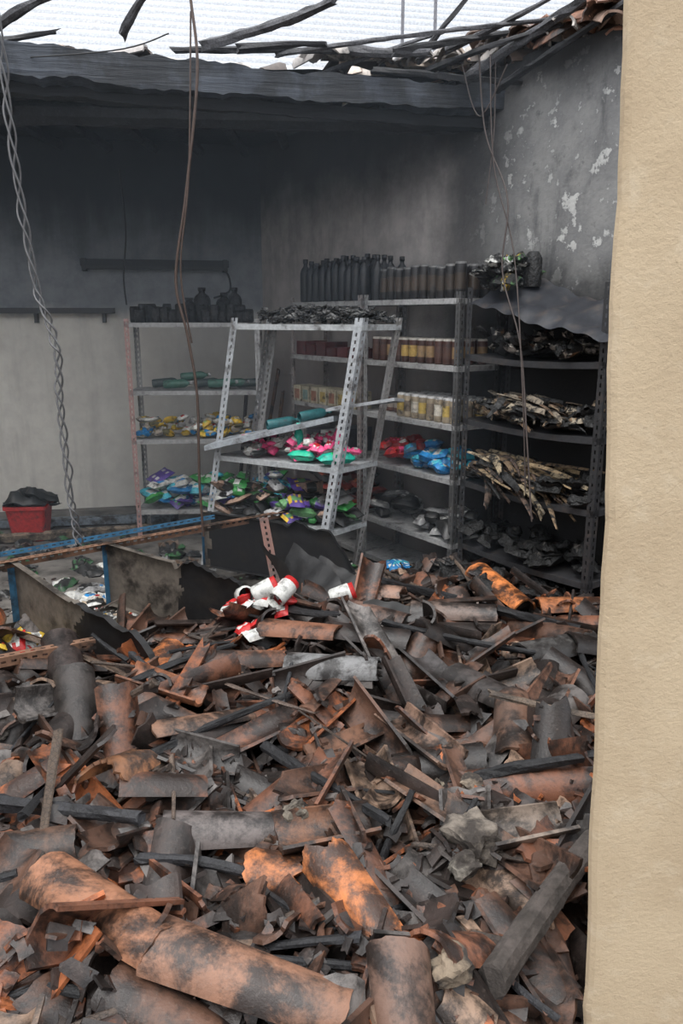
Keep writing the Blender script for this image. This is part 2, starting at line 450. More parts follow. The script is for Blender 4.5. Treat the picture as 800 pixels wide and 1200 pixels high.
for k in range(3200):
    P=rp()
    if not P: break
    cnt+=1
    x,y=P; r=random.random()
    yaw=random.uniform(0,2*math.pi)
    if r<.32:
        g=tile_geo(L=random.uniform(.28,.45),arc=random.uniform(105,155)*D2R,j0=.008,j1=random.choice([.004,.024]),ns=10,nl=4)
        fl=random.random()<.5
        dep(tiles,g,x,y,yaw,random.gauss(0,.24),random.gauss(0,.4)+(math.pi if fl else 0),tcol(y),pct=72)
    elif r<.54:
        g=tile_geo(L=random.uniform(.22,.45),arc=random.uniform(40,85)*D2R,j0=.018,j1=.02,ns=6,nl=4,r0=random.uniform(.08,.11))
        fl=random.random()<.5
        dep(tiles,g,x,y,yaw,random.gauss(0,.3),random.gauss(0,.7)+(math.pi if fl else 0),tcol(y),pct=68)
    elif r<.80:
        g=tile_geo(L=random.uniform(.09,.22),arc=random.uniform(50,125)*D2R,j0=.018,j1=.02,ns=7,nl=3,r0=random.uniform(.08,.11))
        fl=random.random()<.45
        dep(tiles,g,x,y,yaw,random.gauss(0,.4),random.gauss(0,.5)+(math.pi if fl else 0),tcol(y),pct=66)
    elif r<.94:
        sq=random.random()<.6
        g=stick_geo(random.uniform(.15,.6),random.uniform(.007,.02),8,14,.35,.35,sq,random.uniform(-.02,.02),random.uniform(.35,1) if sq else 1)
        dep(chars,g,x,y,yaw,random.gauss(0,.2),random.gauss(0,.3),vary(random.choice([blk,blk,ch2,(.09,.065,.05),(.14,.10,.075)])),pct=82)
    else:
        a=random.uniform(.015,.045)
        g=rock_geo(a,a*random.uniform(.6,1),a*random.uniform(.4,.8))
        dep(stones,g,x,y,yaw,random.gauss(0,.3),random.gauss(0,.3),vary(random.choice([(.2,.17,.13),(.13,.115,.1),(.1,.085,.07)])),pct=55)
print('RUBBLE',cnt)
for k in range(2400):
    y=random.uniform(1.0,5.3); x=random.uniform(-.52*y-.5,min(2.2,.46*y+.5))
    if random.random()<.4: y=random.uniform(1.1,2.6); x=random.uniform(-.5*y-.2,.46*y+.2)
    if not ok(x,y): continue
    g=tile_geo(L=random.uniform(.02,.08),arc=random.uniform(15,50)*D2R,j0=.008,j1=.008,ns=3,nl=1,th=random.uniform(.006,.013))
    dep(tiles,g,x,y,random.uniform(0,6.28),random.gauss(0,.4),random.gauss(0,.4),tcol(y),pct=35)
def hero(x,y,yaw,col,L=.45,pitch=0,roll=0,fl=False,j1=.004,j0=.004,arc=150,r0=.09,lift=0,follow=.3,pct=72):
    g=tile_geo(L=L,r0=r0,r1=r0*.82,arc=arc*D2R,j0=j0,j1=j1,ns=18,nl=10)
    k=.78; col=tuple(c*k for c in col)
    dep(tiles,g,x,y,yaw*D2R,pitch,roll+(math.pi if fl else 0),col,pct=pct,follow=follow,lift=lift)
def timber(x0,y0,x1,y1,r,col,square=False,mb=chars,lift=0,rough=.35,pct=82,taper=.25,flat=1.):
    L=math.hypot(x1-x0,y1-y0)
    g=stick_geo(L,r,10,int(L/.03),rough,taper,square,random.uniform(-.03,.03),flat)
    dep(mb,g,(x0+x1)/2,(y0+y1)/2,math.atan2(y1-y0,x1-x0),0,0,col,pct=pct,follow=.7,lift=lift)
logs=MB()
timber(.36,1.5,.76,1.99,.04,(.075,.062,.055),rough=.15,mb=logs,taper=.1)
timber(-.29,2.58,.15,2.02,.02,blk)
timber(-1.15,2.22,-.62,2.06,.026,ch2)
timber(.1,4.32,1.2,3.62,.03,blk,square=True)
timber(-.75,2.5,-.2,2.85,.016,blk)
timber(-.6,1.95,-.25,1.9,.018,ch2)
timber(.45,2.35,.85,2.25,.022,blk)
timber(-.35,3.9,.0,3.55,.035,blk,square=True,flat=.5)
timber(-1.3,1.9,-.9,1.6,.02,ch2)
timber(-.9,2.95,-.5,3.3,.018,blk)
timber(-1.6,3.5,-.9,3.1,.025,(.12,.08,.055),square=True,flat=.5)
timber(-1.0,2.45,-.85,1.8,.018,(.10,.07,.05),square=True,flat=.4)
timber(.55,2.6,1.1,2.45,.02,(.15,.11,.08),square=True,flat=.4)
timber(-.6,3.1,-.1,2.7,.018,(.14,.10,.08),square=True,flat=.4)
timber(.2,3.5,.9,3.3,.018,blk,square=True)
hero(-.03,3.11,-18,(.28,.28,.28),L=.43,roll=.15,lift=.02)
hero(.9,4.1,-68,(.95,.31,.09),L=.48,pitch=-.12,r0=.1,lift=.05)
hero(-.38,2.11,8,(.19,.16,.15),L=.36)
hero(.03,1.76,-55,(.78,.26,.08),L=.3,roll=.5,j0=.02,j1=.03,arc=110,pitch=-.3)
hero(-.17,1.92,-15,(.70,.24,.08),L=.19,j0=.01,j1=.02)
hero(.675,2.72,80,(.22,.12,.08),L=.4,pitch=.3)
hero(-.87,3.42,75,(.80,.26,.08),L=.24,pitch=.2,lift=.02)
hero(.02,2.6,50,(.26,.13,.08),L=.34,fl=True,j1=.02,arc=110)
hero(-.55,2.72,35,(.36,.2,.13),L=.42,arc=100)
hero(-1.25,3.2,-65,(.07,.05,.045),L=.46,pitch=-.2,lift=.03)
hero(-1.05,2.75,-70,(.06,.05,.045),L=.42,pitch=-.3)
hero(.42,3.2,-62,(.10,.09,.09),L=.5,arc=110,fl=True)
hero(.62,3.05,-55,(.09,.075,.07),L=.4)
hero(1.05,3.45,20,(.13,.125,.12),L=.4,r0=.11)
hero(.6,3.85,-10,(.24,.17,.14),L=.45,lift=.02)
hero(.15,3.8,-35,(.28,.17,.13),L=.45,lift=.02)
hero(.35,2.15,-50,(.26,.15,.10),L=.5,fl=True,arc=100)
hero(-.05,2.02,15,(.24,.11,.06),L=.3,fl=True)
hero(.55,2.05,12,(.32,.25,.2),L=.3,fl=True,j0=.02)
hero(-1.0,1.98,15,(.16,.09,.06),L=.4)
hero(-.9,1.42,85,(.06,.05,.045),L=.42,r0=.11)
hero(-.72,2.3,60,(.5,.22,.1),L=.16,j0=.02,j1=.02)
hero(.3,2.62,-60,(.34,.21,.15),L=.4,fl=True)
hero(-.2,3.5,-25,(.32,.14,.08),L=.42,lift=.02)
hero(.15,4.15,-20,(.42,.25,.18),L=.42,lift=.02)
hero(1.25,3.95,10,(.6,.22,.09),L=.4)
hero(-.45,3.25,20,(.32,.14,.08),L=.4)
hero(.9,3.0,60,(.28,.14,.09),L=.42,fl=True)
hero(-.75,2.95,-20,(.4,.16,.08),L=.36,fl=True)
hero(-.61,1.64,-36,(.44,.20,.11),L=.46,pitch=-.05,pct=82)
hero(-.22,1.47,-14,(.36,.18,.11),L=.48,pitch=-.03,pct=82)
hero(.14,1.37,-88,(.22,.13,.095),L=.34,pitch=-.3,r0=.08)
for (x,y,a,c) in [(.40,2.02,.095,(.2,.17,.14)),(.26,1.50,.055,(.22,.17,.12)),(.44,2.3,.05,(.25,.2,.15)),(-.14,2.1,.05,(.22,.19,.15)),(.36,1.92,.05,(.2,.18,.15))]:
    dep(stones,rock_geo(a,a*.8,a*.7,.5),x,y,random.uniform(0,6),.1,.1,c,pct=55)
tiles.obj('broken_roof_tiles',M_tile); chars.obj('charred_timber_debris',M_char); stones.obj('mortar_chunks',M_stone); logs.obj('wooden_log',M_stone)

# ---------------------------------------------------------------- shelving
def quadgrid(mb,P,nu,nv,col,mat=0,smooth=False,colf=None):
    V=[];F=[];C=[]
    for i in range(nu+1):
        for j in range(nv+1): V.append(P(i/nu,j/nv))
    for i in range(nu):
        for j in range(nv):
            a=i*(nv+1)+j; F.append((a,a+nv+1,a+nv+2,a+1)); C.append(colf(i/nu,j/nv) if colf else col)
    mb.add(V,F,C,mat,smooth)
def post(mb,p0,p1,d1,d2,w,col,mat=0):
    p0,p1=Vector(p0),Vector(p1); ax=p1-p0; L=ax.length; ax/=L
    nrow=int(L/.022)
    for d in (d1,d2):
        d=Vector(d).normalized(); cols=[0,.4*w,.62*w,w]
        V=[];F=[]
        for i in range(nrow+1):
            q=p0+ax*(L*i/nrow)
            for c in cols: V.append(q+d*c)
        for i in range(nrow):
            for j in range(3):
                if j==1 and i%2==1: continue
                a=i*4+j; F.append((a,a+1,a+5,a+4))
        mb.add(V,F,col,mat)
def shelf(mb,a,b,c,d,col,rim=.035,sag=.0,ucol=None):
    a,b,c,d=map(Vector,(a,b,c,d))
    def P(u,v):
        p=(a*(1-u)+b*u)*(1-v)+(d*(1-u)+c*u)*v
        return p-Vector((0,0,sag*math.sin(u*math.pi)))
    quadgrid(mb,P,8,2,col)
    for v in (0,1): quadgrid(mb,lambda u,w:P(u,v)-Vector((0,0,rim*w)),8,1,col)
    for u in (0,1): quadgrid(mb,lambda v,w:P(u,v)-Vector((0,0,rim*w)),2,1,col)
    for v,e in ((0,.02),(1,-.02)): quadgrid(mb,lambda u,w:P(u,v+e/.4*w)-Vector((0,0,rim)),8,1,col)
class Unit:
    def __init__(s,FL,FR,BR,BL,shift=(0,0),H=2.0):
        s.c=[Vector((*p,0)) for p in (FL,FR,BR,BL)]; s.sh=Vector((*shift,0)); s.H=H
    def P(s,u,v,z):
        a,b,c,d=s.c
        return (a*(1-u)+b*u)*(1-v)+(d*(1-u)+c*u)*v+s.sh*(z/s.H)+Vector((0,0,z))
    def build(s,name,zs,pcol,scol,w=.045,sag=0,extra=None,pcols=None):
        mb=MB()
        ud=(s.c[1]-s.c[0]).normalized(); vd=(s.c[3]-s.c[0]).normalized()
        for k,(u,v,a,b) in enumerate(((0,0,ud,vd),(1,0,-ud,vd),(1,1,-ud,-vd),(0,1,ud,-vd))):
            post(mb,s.P(u,v,0),s.P(u,v,s.H),a,b,w,(pcols[k] if pcols else pcol))
        for z in zs:
            shelf(mb,s.P(0,0,z),s.P(1,0,z),s.P(1,1,z),s.P(0,1,z),scol,sag=sag)
        if extra: extra(mb)
        return mb.obj(name,M_metal)
lg=(.34,.36,.38)
A=Unit((-1.73,6.28),(-.66,6.35),(-.68,6.74),(-1.75,6.67),H=1.83)
A.build('metal_shelving_unit',[.26,.86,1.26,1.8],(.36,.3,.29),(.36,.36,.36),w=.04,pcols=[(.40,.25,.23),(.4,.4,.4),(.3,.3,.3),(.3,.3,.3)])
B=Unit((-1.03,5.25),(-.17,4.75),(.09,5.05),(-.785,5.55),shift=(.3,0),H=1.84)
def exB(mb):
    shelf(mb,(-.93,5.15,1.0),(-.05,4.85,1.24),(.02,5.12,1.22),(-.8,5.45,1.02),(.34,.37,.40))
    shelf(mb,(-.1,4.9,1.28),(.33,4.8,1.36),(.4,4.92,1.34),(0,5.1,1.28),(.4,.42,.44),rim=.02)
B.build('metal_shelving_unit',[.50,.92,1.8],lg,(.42,.44,.45),w=.055,extra=exB,pcols=[lg,(.38,.4,.42),(.30,.29,.28),(.25,.25,.25)])
C1=Unit(Wt(1.17,.4),Wt(2.16,.4),Wt(2.16,.03),Wt(1.17,.03),H=2.0)
C2=Unit(Wt(2.2,.4),Wt(3.2,.4),Wt(3.2,.03),Wt(2.2,.03),H=2.0)
C3=Unit(Wt(3.26,.4),Wt(4.3,.4),Wt(4.3,.03),Wt(3.26,.03),H=2.02)
zC=[.06,.36,.80,1.16,1.54,1.96]
C1.build('metal_shelving_unit',zC,(.3,.27,.26),(.34,.34,.34),w=.04)
C2.build('metal_shelving_unit',zC,(.2,.19,.19),(.38,.38,.38),w=.04,pcols=[(.3,.3,.3),(.08,.08,.08),(.05,.05,.05),(.2,.2,.2)])
zD=[.06,.4,.82,1.22,1.62]
def exD(mb):
    def Q(u,v):
        x=Wt(3.35+u*1.05,.05+.42*v); return (x.x,x.y,2.08-.2*u-.16*v+.008*math.sin(u*40)+.05*mn.noise((u*3,v*3,0)))
    quadgrid(mb,Q,40,8,(.022,.024,.03),smooth=True)
C3.build('burnt_shelving_unit',zD,(.03,.03,.032),(.035,.035,.038),w=.045,sag=.02,extra=exD)

# fallen shelving unit
mb=MB(); s0=Vector((-2.3,3.64,0)); pd=Vector((.807,.59,0)); qd=Vector((.59,-.807,0)); up=Vector((0,0,1))
brn=(.22,.12,.075); blu=(.05,.17,.30)
post(mb,s0+up*.56,s0+pd*2.35+up*.58,-up,qd,.05,brn)
post(mb,s0-qd*.10+up*.55,s0-qd*.1+pd*1.9+up*.57,up,-qd,.03,blu)
post(mb,s0+up*.16,s0+pd*2.3+up*.14,up,qd,.045,(.04,.035,.03))
post(mb,s0+qd*.92+up*.42,s0+qd*.92+pd*.75+up*.38,-up,-qd,.045,brn)
for k,(a,b,z0,z1,curl) in enumerate([((-2.2,3.72),(-1.5,2.95),.56,.42,.12),((-1.80,4.02),(-.86,3.22),.56,.38,.16),((-1.38,4.32),(-.50,3.95),.57,.45,.12),((-.92,4.95),(.10,4.72),.60,.5,-.1)]):
    a=Vector((*a,0)); b=Vector((*b,0)); dr=(b-a); nr=Vector((-dr.y,dr.x,0)).normalized()
    def Pp(u,v):
        top=z0+(z1-z0)*u; hh=.38-.08*max(0,u-.5)
        rag=(.05*mn.noise((u*7,1,k))+.03*mn.noise((u*22,1,k))) if u>.5 else 0
        endc=.22*max(0,(u-.82)/.18)**2
        return a+dr*(u+.03*mn.noise((v*4,k,0))*u)+nr*(curl*max(0,u-.4)**2*3*(1-.5*v)+.015*math.sin(u*9+k)*u)+up*(top-hh*(1-v)+rag*v-endc*v)
    cf=lambda u,v:(.012,.012,.013) if u+.10*mn.noise((u*5,v*3,k))>(.47,.50,.52,.05)[k] else (.14,.12,.10)
    quadgrid(mb,Pp,60,16,None,smooth=True,colf=cf)
    quadgrid(mb,lambda u,v:Vector(Pp(u,1))-nr*(.035*v),60,1,None,colf=cf)
    quadgrid(mb,lambda u,v:Vector(Pp(u,0))-nr*(.035*v),60,1,None,colf=cf)
    quadgrid(mb,lambda u,v:Vector(Pp(0,u))-nr*(.04*v),6,1,blu)
mb.obj('fallen_shelving_unit',M_scor)

mb=MB()
for (x,y,yaw,ln,hh,lean,c) in [(-.22,4.1,-1.1,.7,.2,.5,(.012,.012,.013)),(-.06,4.0,-1.05,.65,.16,.7,(.014,.014,.015)),(-.34,4.2,-1.2,.5,.22,-.3,(.012,.012,.013)),(.4,3.72,-.2,.6,.07,.6,(.03,.03,.03))]:
    dr=Vector((math.cos(yaw),math.sin(yaw),0)); nr=Vector((-dr.y,dr.x,0))
    def Pp(u,v): return Vector((x,y,.14))+dr*((u-.5)*ln)+nr*(lean*hh*v+.1*math.sin(u*2.6)*v)+up*(hh*v*(1-.5*u)+.18*(1-u)+.04*math.sin(u*3)+.03*mn.noise((u*8,v*3,x)))
    quadgrid(mb,Pp,24,6,c,smooth=True)
mb.obj('buckled_steel_sheet',M_scor)
mb=MB(); post(mb,(-.33,3.95,.1),(-.51,4.6,.64),(.95,.2,0),(0,.5,-.8),.055,(.13,.055,.04)); mb.obj('rusty_steel_post',M_scor)

# ---------------------------------------------------------------- stock on shelves
def can(mb,P,r,h,body,band,top=(.3,.3,.3),M=None):
    lathe(mb,[(r*.85,0),(r,.01),(r,h*.25),(r,h*.7),(r,h-.015),(r*.85,h),(r*.8,h-.003)],[body,body,band,body,top,top,top],Matrix.Translation(P)@rot(random.uniform(0,6),random.gauss(0,.01)))
def bottle(mb,P,r,h,c,cap,R=None):
    lathe(mb,[(r*.9,0),(r,.015),(r,h*.3),(r,h*.66),(r*.8,h*.76),(r*.38,h*.84),(r*.36,h*.9),(r*.46,h*.9),(r*.46,h)],[c,c,c,c,c,c,cap,cap,cap],Matrix.Translation(P)@(R or Matrix.Identity(4)))
def fill(mb,U,z,u0,u1,nu,vs,f):
    for v in vs:
        for i in range(nu):
            f(mb,U.P(u0+(u1-u0)*(i+.5)/nu+random.uniform(-.006,.006),v,z+.002))
mb=MB()
fill(mb,C1,1.96,.08,.98,10,(.2,.45,.7),lambda m,P:bottle(m,P,.045,random.uniform(.29,.34),vary((.012,.014,.018)),(.015,.015,.018)))
fill(mb,C2,1.96,.02,.1,1,(.2,.5,.8),lambda m,P:bottle(m,P,.042,.31,vary((.02,.021,.024)),(.015,.015,.015)))
mb.obj('charred_bottles',M_pack)
mb=MB()
fill(mb,C2,1.96,.12,.98,10,(.15,.45,.75),lambda m,P:can(m,P,.038,random.choice([.2,.21,.22]),vary((.010,.009,.010)),vary((.05,.036,.026)),(.09,.09,.09)))
mb.obj('sooty_cans',M_pack)
mb=MB()
fill(mb,C2,1.54,.04,.97,11,(.15,.45,.75),lambda m,P:can(m,P,.035,.165,vary((.05,.02,.015)),random.choice([(.42,.28,.08),(.25,.16,.08),(.08,.04,.03)]),(.3,.28,.25)))
mb.obj('drink_cans',M_pack)
mb=MB()
fill(mb,C2,1.16,.34,.97,8,(.15,.45,.75),lambda m,P:can(m,P,.034,.165,vary((.34,.28,.2)),random.choice([(.5,.36,.1),(.6,.56,.48),(.2,.16,.12)]),(.45,.45,.45)))
fill(mb,C2,1.16,.02,.3,4,(.5,.8),lambda m,P:can(m,P,.036,.12,vary((.2,.1,.08)),(.4,.35,.3),(.2,.2,.2)))
mb.obj('beverage_cans',M_pack)
Rr=rot(math.atan2(RD.y,RD.x))
mb=MB()
for i in range(7):
    P=C1.P(.1+.13*i,.2,1.16); bbox(mb,P,(.105,.16,.13),Rr,vary((.42,.38,.28),.15),z0=True)
    bbox(mb,C1.P(.1+.13*i,.2,1.18)+Vector((RNn.x,RNn.y,0))*.081,(.07,.004,.08),Rr,random.choice([(.3,.14,.09),(.16,.24,.22),(.4,.3,.1)]),z0=True)
mb.obj('food_cartons',M_pack)
mb=MB()
for i in range(6):
    P=C1.P(.1+.15*i,.4,1.54); bbox(mb,P,(.13,.22,random.uniform(.06,.14)),Rr,vary((.08,.02,.022)),z0=True)
for i in range(4):
    P=C1.P(.1+.2*i,.4,.80); bbox(mb,P,(.17,.25,random.uniform(.1,.2)),Rr,vary(random.choice([(.2,.03,.03),(.25,.25,.25),(.05,.05,.06)])),z0=True)
mb.obj('red_cartons',M_pack)
def pile(name,fn,n,palette,sz,mat,crum=.3,h=.07):
    mb=MB()
    for k in range(n):
        P=fn(k); a=random.uniform(*sz)
        c=[vary(x) for x in random.choice(palette)]
        pouch(mb,Matrix.Translation(P)@rot(random.uniform(0,6.3),random.gauss(0,.25),random.gauss(0,.3)),a,a*random.uniform(.55,.8),h*random.uniform(.6,1.2),c,crum)
    return mb.obj(name,mat)
def onU(U,z,u0,u1,v0=.12,v1=.80,dz=.12):
    def f(k):
        r=random.random()**1.4
        return U.P(random.uniform(u0,u1),random.uniform(v0,v1),z+.035+dz*r)
    return f
RED=srgb(185,42,42);BLU=srgb(40,125,185);CY_=srgb(75,185,205);WH=srgb(210,210,205);YE=srgb(210,175,60);GRN=srgb(60,145,72);PK=srgb(240,85,140);TEAL=srgb(20,175,150);PUR=srgb(85,62,140);BKc=(.02,.02,.02)
pile('blue_packets',onU(C2,.80,.45,.95),36,[[BLU,CY_,WH],[BLU,WH,CY_],[CY_,BLU,BLU],[(.05,.1,.15),CY_,BLU]],(.1,.16),M_pack,.15)
pile('red_packets',onU(C2,.80,.05,.42),22,[[RED,WH,RED],[RED,RED,PK],[(.2,.03,.03),RED,RED]],(.1,.16),M_pack,.15)
pile('dark_red_packets',onU(C1,.36,.1,.9,dz=.22),30,[[(.2,.03,.02),(.3,.1,.05),(.1,.02,.02)],[BKc,(.2,.05,.03),BKc]],(.14,.22),M_pack,.2)
pile('sooty_packets',onU(C2,.36,.05,.95,dz=.12),26,[[(.3,.3,.3),(.2,.2,.2),WH],[BKc,(.1,.1,.1),BKc],[(.2,.05,.03),BKc,BKc],[BKc,BKc,BKc]],(.12,.22),M_pack,.3)
pile('colourful_packets',onU(B,.92,.12,.95,dz=.11),85,[[PK,WH,PK],[PK,RED,WH],[WH,PK,WH],[PK,WH,PK],[(.1,.1,.1),(.2,.2,.2),BKc],[(.3,.28,.26),BKc,WH]],(.06,.13),M_pack,.3,.05)
mb=MB()
pouch(mb,Matrix.Translation(B.P(.93,.15,.97))@rot(.3,0,0),.24,.1,.07,[TEAL,srgb(30,200,120),TEAL],.3)
pouch(mb,Matrix.Translation(B.P(.68,.15,.97))@rot(-.4,0,0),.2,.09,.07,[TEAL,TEAL,srgb(30,190,150)],.3)
bottle(mb,B.P(.6,.3,.95),.03,.22,TEAL,(.1,.5,.4)); bottle(mb,B.P(.78,.7,.95),.03,.2,PK,WH)
for (x,y,z,yw) in [(-.5,5.15,1.14,.35),(-.28,5.1,1.2,.5)]:
    bottle(mb,(x,y,z),.035,.24,(.02,.12,.13),(.05,.2,.2),rot(yw,0,0)@Matrix.Rotation(1.45,4,'Y'))
mb.obj('detergent_bottles',M_pack)
pile('snack_packets',onU(A,.86,.05,.95,dz=.13),95,[[YE,WH,YE],[YE,(.3,.4,.1),YE],[WH,RED,WH],[(.35,.3,.25),YE,WH],[(.2,.18,.1),YE,YE],[BLU,WH,YE],[(.3,.3,.3),(.5,.45,.35),WH]],(.07,.12),M_pack,.2,.05)
pile('green_purple_packets',onU(A,.26,.1,1.2,dz=.24),110,[[GRN,WH,GRN],[PUR,WH,GRN],[GRN,YE,GRN],[BLU,WH,WH],[PUR,PUR,WH],[WH,BLU,WH],[CY_,WH,CY_]],(.12,.22),M_pack,.2,.06)
pile('food_bags_under_shelf',onU(B,.50,.02,.95,dz=.2),60,[[(.1,.25,.1),WH,PUR],[(.3,.2,.15),BKc,BKc],[(.4,.4,.4),(.2,.2,.2),BKc],[PUR,(.1,.25,.1),YE],[BKc,BKc,BKc],[GRN,WH,GRN],[BKc,(.1,.1,.1),BKc]],(.1,.2),M_pack,.25,.06)
mb=MB()
for k in range(7):
    P=A.P(.15+.11*k,random.uniform(.2,.6),1.26+.045+random.choice([0,.05]))
    bottle(mb,P,.035,.25,vary((.05,.13,.1)) if k%3 else (.04,.06,.06),(.3,.3,.3),rot(random.uniform(-.4,.4),0,0)@Matrix.Rotation(1.5,4,'Y'))
mb.obj('plastic_bottles',M_pack)
mb=MB()
for v in (.2,.6):
    for i in range(15):
        if random.random()<.9:
            can(mb,A.P(.04+.062*i,v,1.8),random.uniform(.035,.05),random.uniform(.09,.15),vary((.018,.018,.02)),vary((.03,.03,.032)),(.02,.02,.02))
for (u,r,h) in [(.45,.075,.2),(.55,.07,.28),(.72,.07,.24),(.8,.06,.28)]:
    bottle(mb,A.P(u,.75,1.8),r,h,(.02,.02,.022),(.02,.02,.02))
mb.obj('burnt_tins',M_burnt)
def heap(name,fn,n,sz,cols,mat=M_ash):
    mb=MB()
    for k in range(n):
        P=fn(k); a=random.uniform(*sz)
        V,F,S=rock_geo(a,a*random.uniform(.5,1),a*random.uniform(.25,.5),.6)
        mb.add(V,F,vary(random.choice(cols),.4),0,False,Matrix.Translation(P)@rot(random.uniform(0,6),random.gauss(0,.3),random.gauss(0,.3)))
    return mb.obj(name,mat)
def fb(k):
    u=random.uniform(.15,.98); hh=.1*math.sin(min(1,u)*math.pi)**.5
    return B.P(u,random.uniform(.05,.95),1.815+random.random()*hh)
heap('ash_heap',fb,300,(.012,.036),[(.08,.08,.08),(.13,.13,.13),(.03,.03,.03),(.17,.17,.165)])
for z,pal in ((1.62,[[(.35,.3,.26),BKc,(.2,.18,.15)],[BKc,BKc,BKc],[(.5,.45,.4),(.2,.1,.05),BKc]]),(1.22,[[(.4,.3,.2),(.25,.17,.1),BKc],[BKc,BKc,(.1,.1,.1)],[(.45,.38,.28),BKc,(.3,.2,.12)]]),(.4,[[BKc,BKc,BKc],[BKc,(.1,.09,.08),BKc]]),(.82,[[BKc,BKc,BKc]])):
    pile('burnt_packets',onU(C3,z,.03,.93,.0,.75,dz=.1),46,pal,(.09,.17),M_burnt,.7,.05)
pile('burnt_snack_bags',lambda k:C3.P(random.uniform(.0,.3),random.uniform(.0,.75),2.02+random.uniform(0,.16)),30,[[YE,BKc,WH],[(.5,.5,.3),YE,BKc],[(.1,.25,.08),YE,BKc],[BKc,BKc,BKc],[WH,(.2,.2,.2),BKc]],(.08,.15),M_burnt,.6,.06)
mb=MB(); lathe(mb,[(.05,0),(.075,.03),(.08,.13),(.06,.17),(.04,.17)],[BKc],Matrix.Translation(C3.P(.05,.6,2.0))); lathe(mb,[(.05,0),(.055,.03),(.055,.16),(.03,.2)],[BKc],Matrix.Translation(C3.P(.3,.6,2.02)))
mb.obj('melted_pot',M_burnt)
def strips(name,fn,n,Lr,wr,pal,mat=M_ash,sg0=.12):
    mb=MB()
    for k in range(n):
        P,yaw=fn(k); L=random.uniform(*Lr); w=random.uniform(*wr); sg=random.uniform(0,sg0)
        dr=Vector((math.cos(yaw),math.sin(yaw),0)); nr=Vector((-dr.y,dr.x,0)); pt=random.uniform(-.25,.1); rl=random.uniform(-.5,.5); cv=random.uniform(-.08,.08)
        def Pp(u,v): return P+dr*(u*L)+nr*((v-.5)*w*(1-.75*u*u)+cv*u*u)+up*(u*L*pt-sg*u*u+.012*math.sin(v*3.1)+(v-.5)*w*rl)
        quadgrid(mb,Pp,7,3,vary(random.choice(pal)),smooth=True)
    return mb.obj(name,mat)
ya=math.atan2(RD.y,RD.x)
strips('burnt_corn_husks',lambda k:(C3.P(random.uniform(.0,.5),random.uniform(-.02,.6),.87+random.uniform(0,.14)),ya+random.gauss(0,.25)),130,(.2,.48),(.03,.065),[(.36,.26,.15),(.25,.17,.10),(.12,.08,.06),(.40,.32,.21),(.03,.03,.03)])
strips('burnt_wrappers',lambda k:(C3.P(random.uniform(.05,.7),random.uniform(-.05,.5),1.27+random.uniform(0,.12)),ya+random.gauss(0,.4)),70,(.1,.24),(.03,.07),[(.28,.2,.13),(.17,.11,.07),(.05,.05,.05),(.3,.25,.19)],sg0=.05)

# ---------------------------------------------------------------- floor litter
def floorpile(name,cx,cy,sx,sy,n,pal,sz,mat=M_pack,crum=.3,pct=45):
    mb=MB()
    for k in range(n):
        x=random.gauss(cx,sx);y=random.gauss(cy,sy)
        if not ok(x,y): continue
        a=random.uniform(*sz); t_=MB(); c=[vary(q) for q in random.choice(pal)]
        pouch(t_,Matrix.Identity(4),a,a*random.uniform(.6,.9),a*.4,c,crum)
        dep(mb,(t_.v,t_.f,[True]*len(t_.f)),x,y,random.uniform(0,6),random.gauss(0,.2),random.gauss(0,.2),t_.c,pct=pct)
    return mb.obj(name,mat)
floorpile('scattered_groceries',-1.45,4.7,.32,.3,120,[[WH,RED,WH],[WH,WH,(.6,.6,.6)],[YE,WH,YE],[WH,BLU,WH],[(.2,.2,.2),BKc,WH],[(.5,.4,.3),BKc,BKc]],(.08,.17))
floorpile('scattered_groceries',-.5,4.4,.16,.18,110,[[WH,RED,WH],[RED,WH,RED],[WH,WH,(.5,.5,.5)],[(.5,.5,.5),BKc,WH],[GRN,WH,BKc]],(.06,.13))
floorpile('scattered_groceries',-1.75,3.75,.2,.2,40,[[YE,WH,YE],[RED,WH,WH],[YE,RED,YE]],(.08,.15))
floorpile('scattered_groceries',-.42,3.85,.1,.1,26,[[WH,RED,WH],[RED,WH,RED],[WH,WH,(.5,.5,.5)]],(.06,.11),pct=70)
floorpile('scattered_groceries',.15,5.2,.25,.3,40,[[BKc,WH,BKc],[(.3,.3,.3),(.3,.3,.3),BKc],[BKc,BKc,BKc],[(.05,.15,.06),WH,BKc]],(.08,.16))
floorpile('blue_plastic_bag',.42,4.9,.04,.04,4,[[BLU,CY_,WH]],(.12,.16))
floorpile('charred_litter',.95,4.5,.3,.3,50,[[BKc,BKc,BKc],[(.06,.05,.05),BKc,BKc]],(.08,.18),M_burnt,.6)
floorpile('charred_litter',-1.0,5.6,.5,.3,60,[[BKc,BKc,(.1,.1,.1)],[(.15,.1,.07),BKc,BKc],[(.25,.25,.25),BKc,BKc],[(.05,.15,.06),BKc,BKc]],(.1,.2),M_pack,.5)
floorpile('charred_litter',-2.3,5.9,.4,.4,50,[[BKc,BKc,(.1,.1,.1)],[(.15,.1,.07),BKc,BKc],[(.2,.2,.2),BKc,BKc],[(.04,.12,.05),BKc,BKc]],(.1,.2),M_pack,.5)

mb=MB()
for (x,y,yw) in [(-.46,3.8,.2),(-.34,3.75,.9),(-.06,3.95,.1),(-.52,3.95,1.9)]:
    t_=MB(); lathe(t_,[(.04,0),(.05,.01),(.05,.11),(.046,.115),(.046,.14),(.0,.14)],[WH,WH,WH,RED,RED,RED],Matrix.Rotation(1.5,4,'Y'))
    dep(mb,(t_.v,t_.f,[True]*len(t_.f)),x,y,yw,0,0,t_.c,pct=85)
mb.obj('plastic_jars',M_pack)

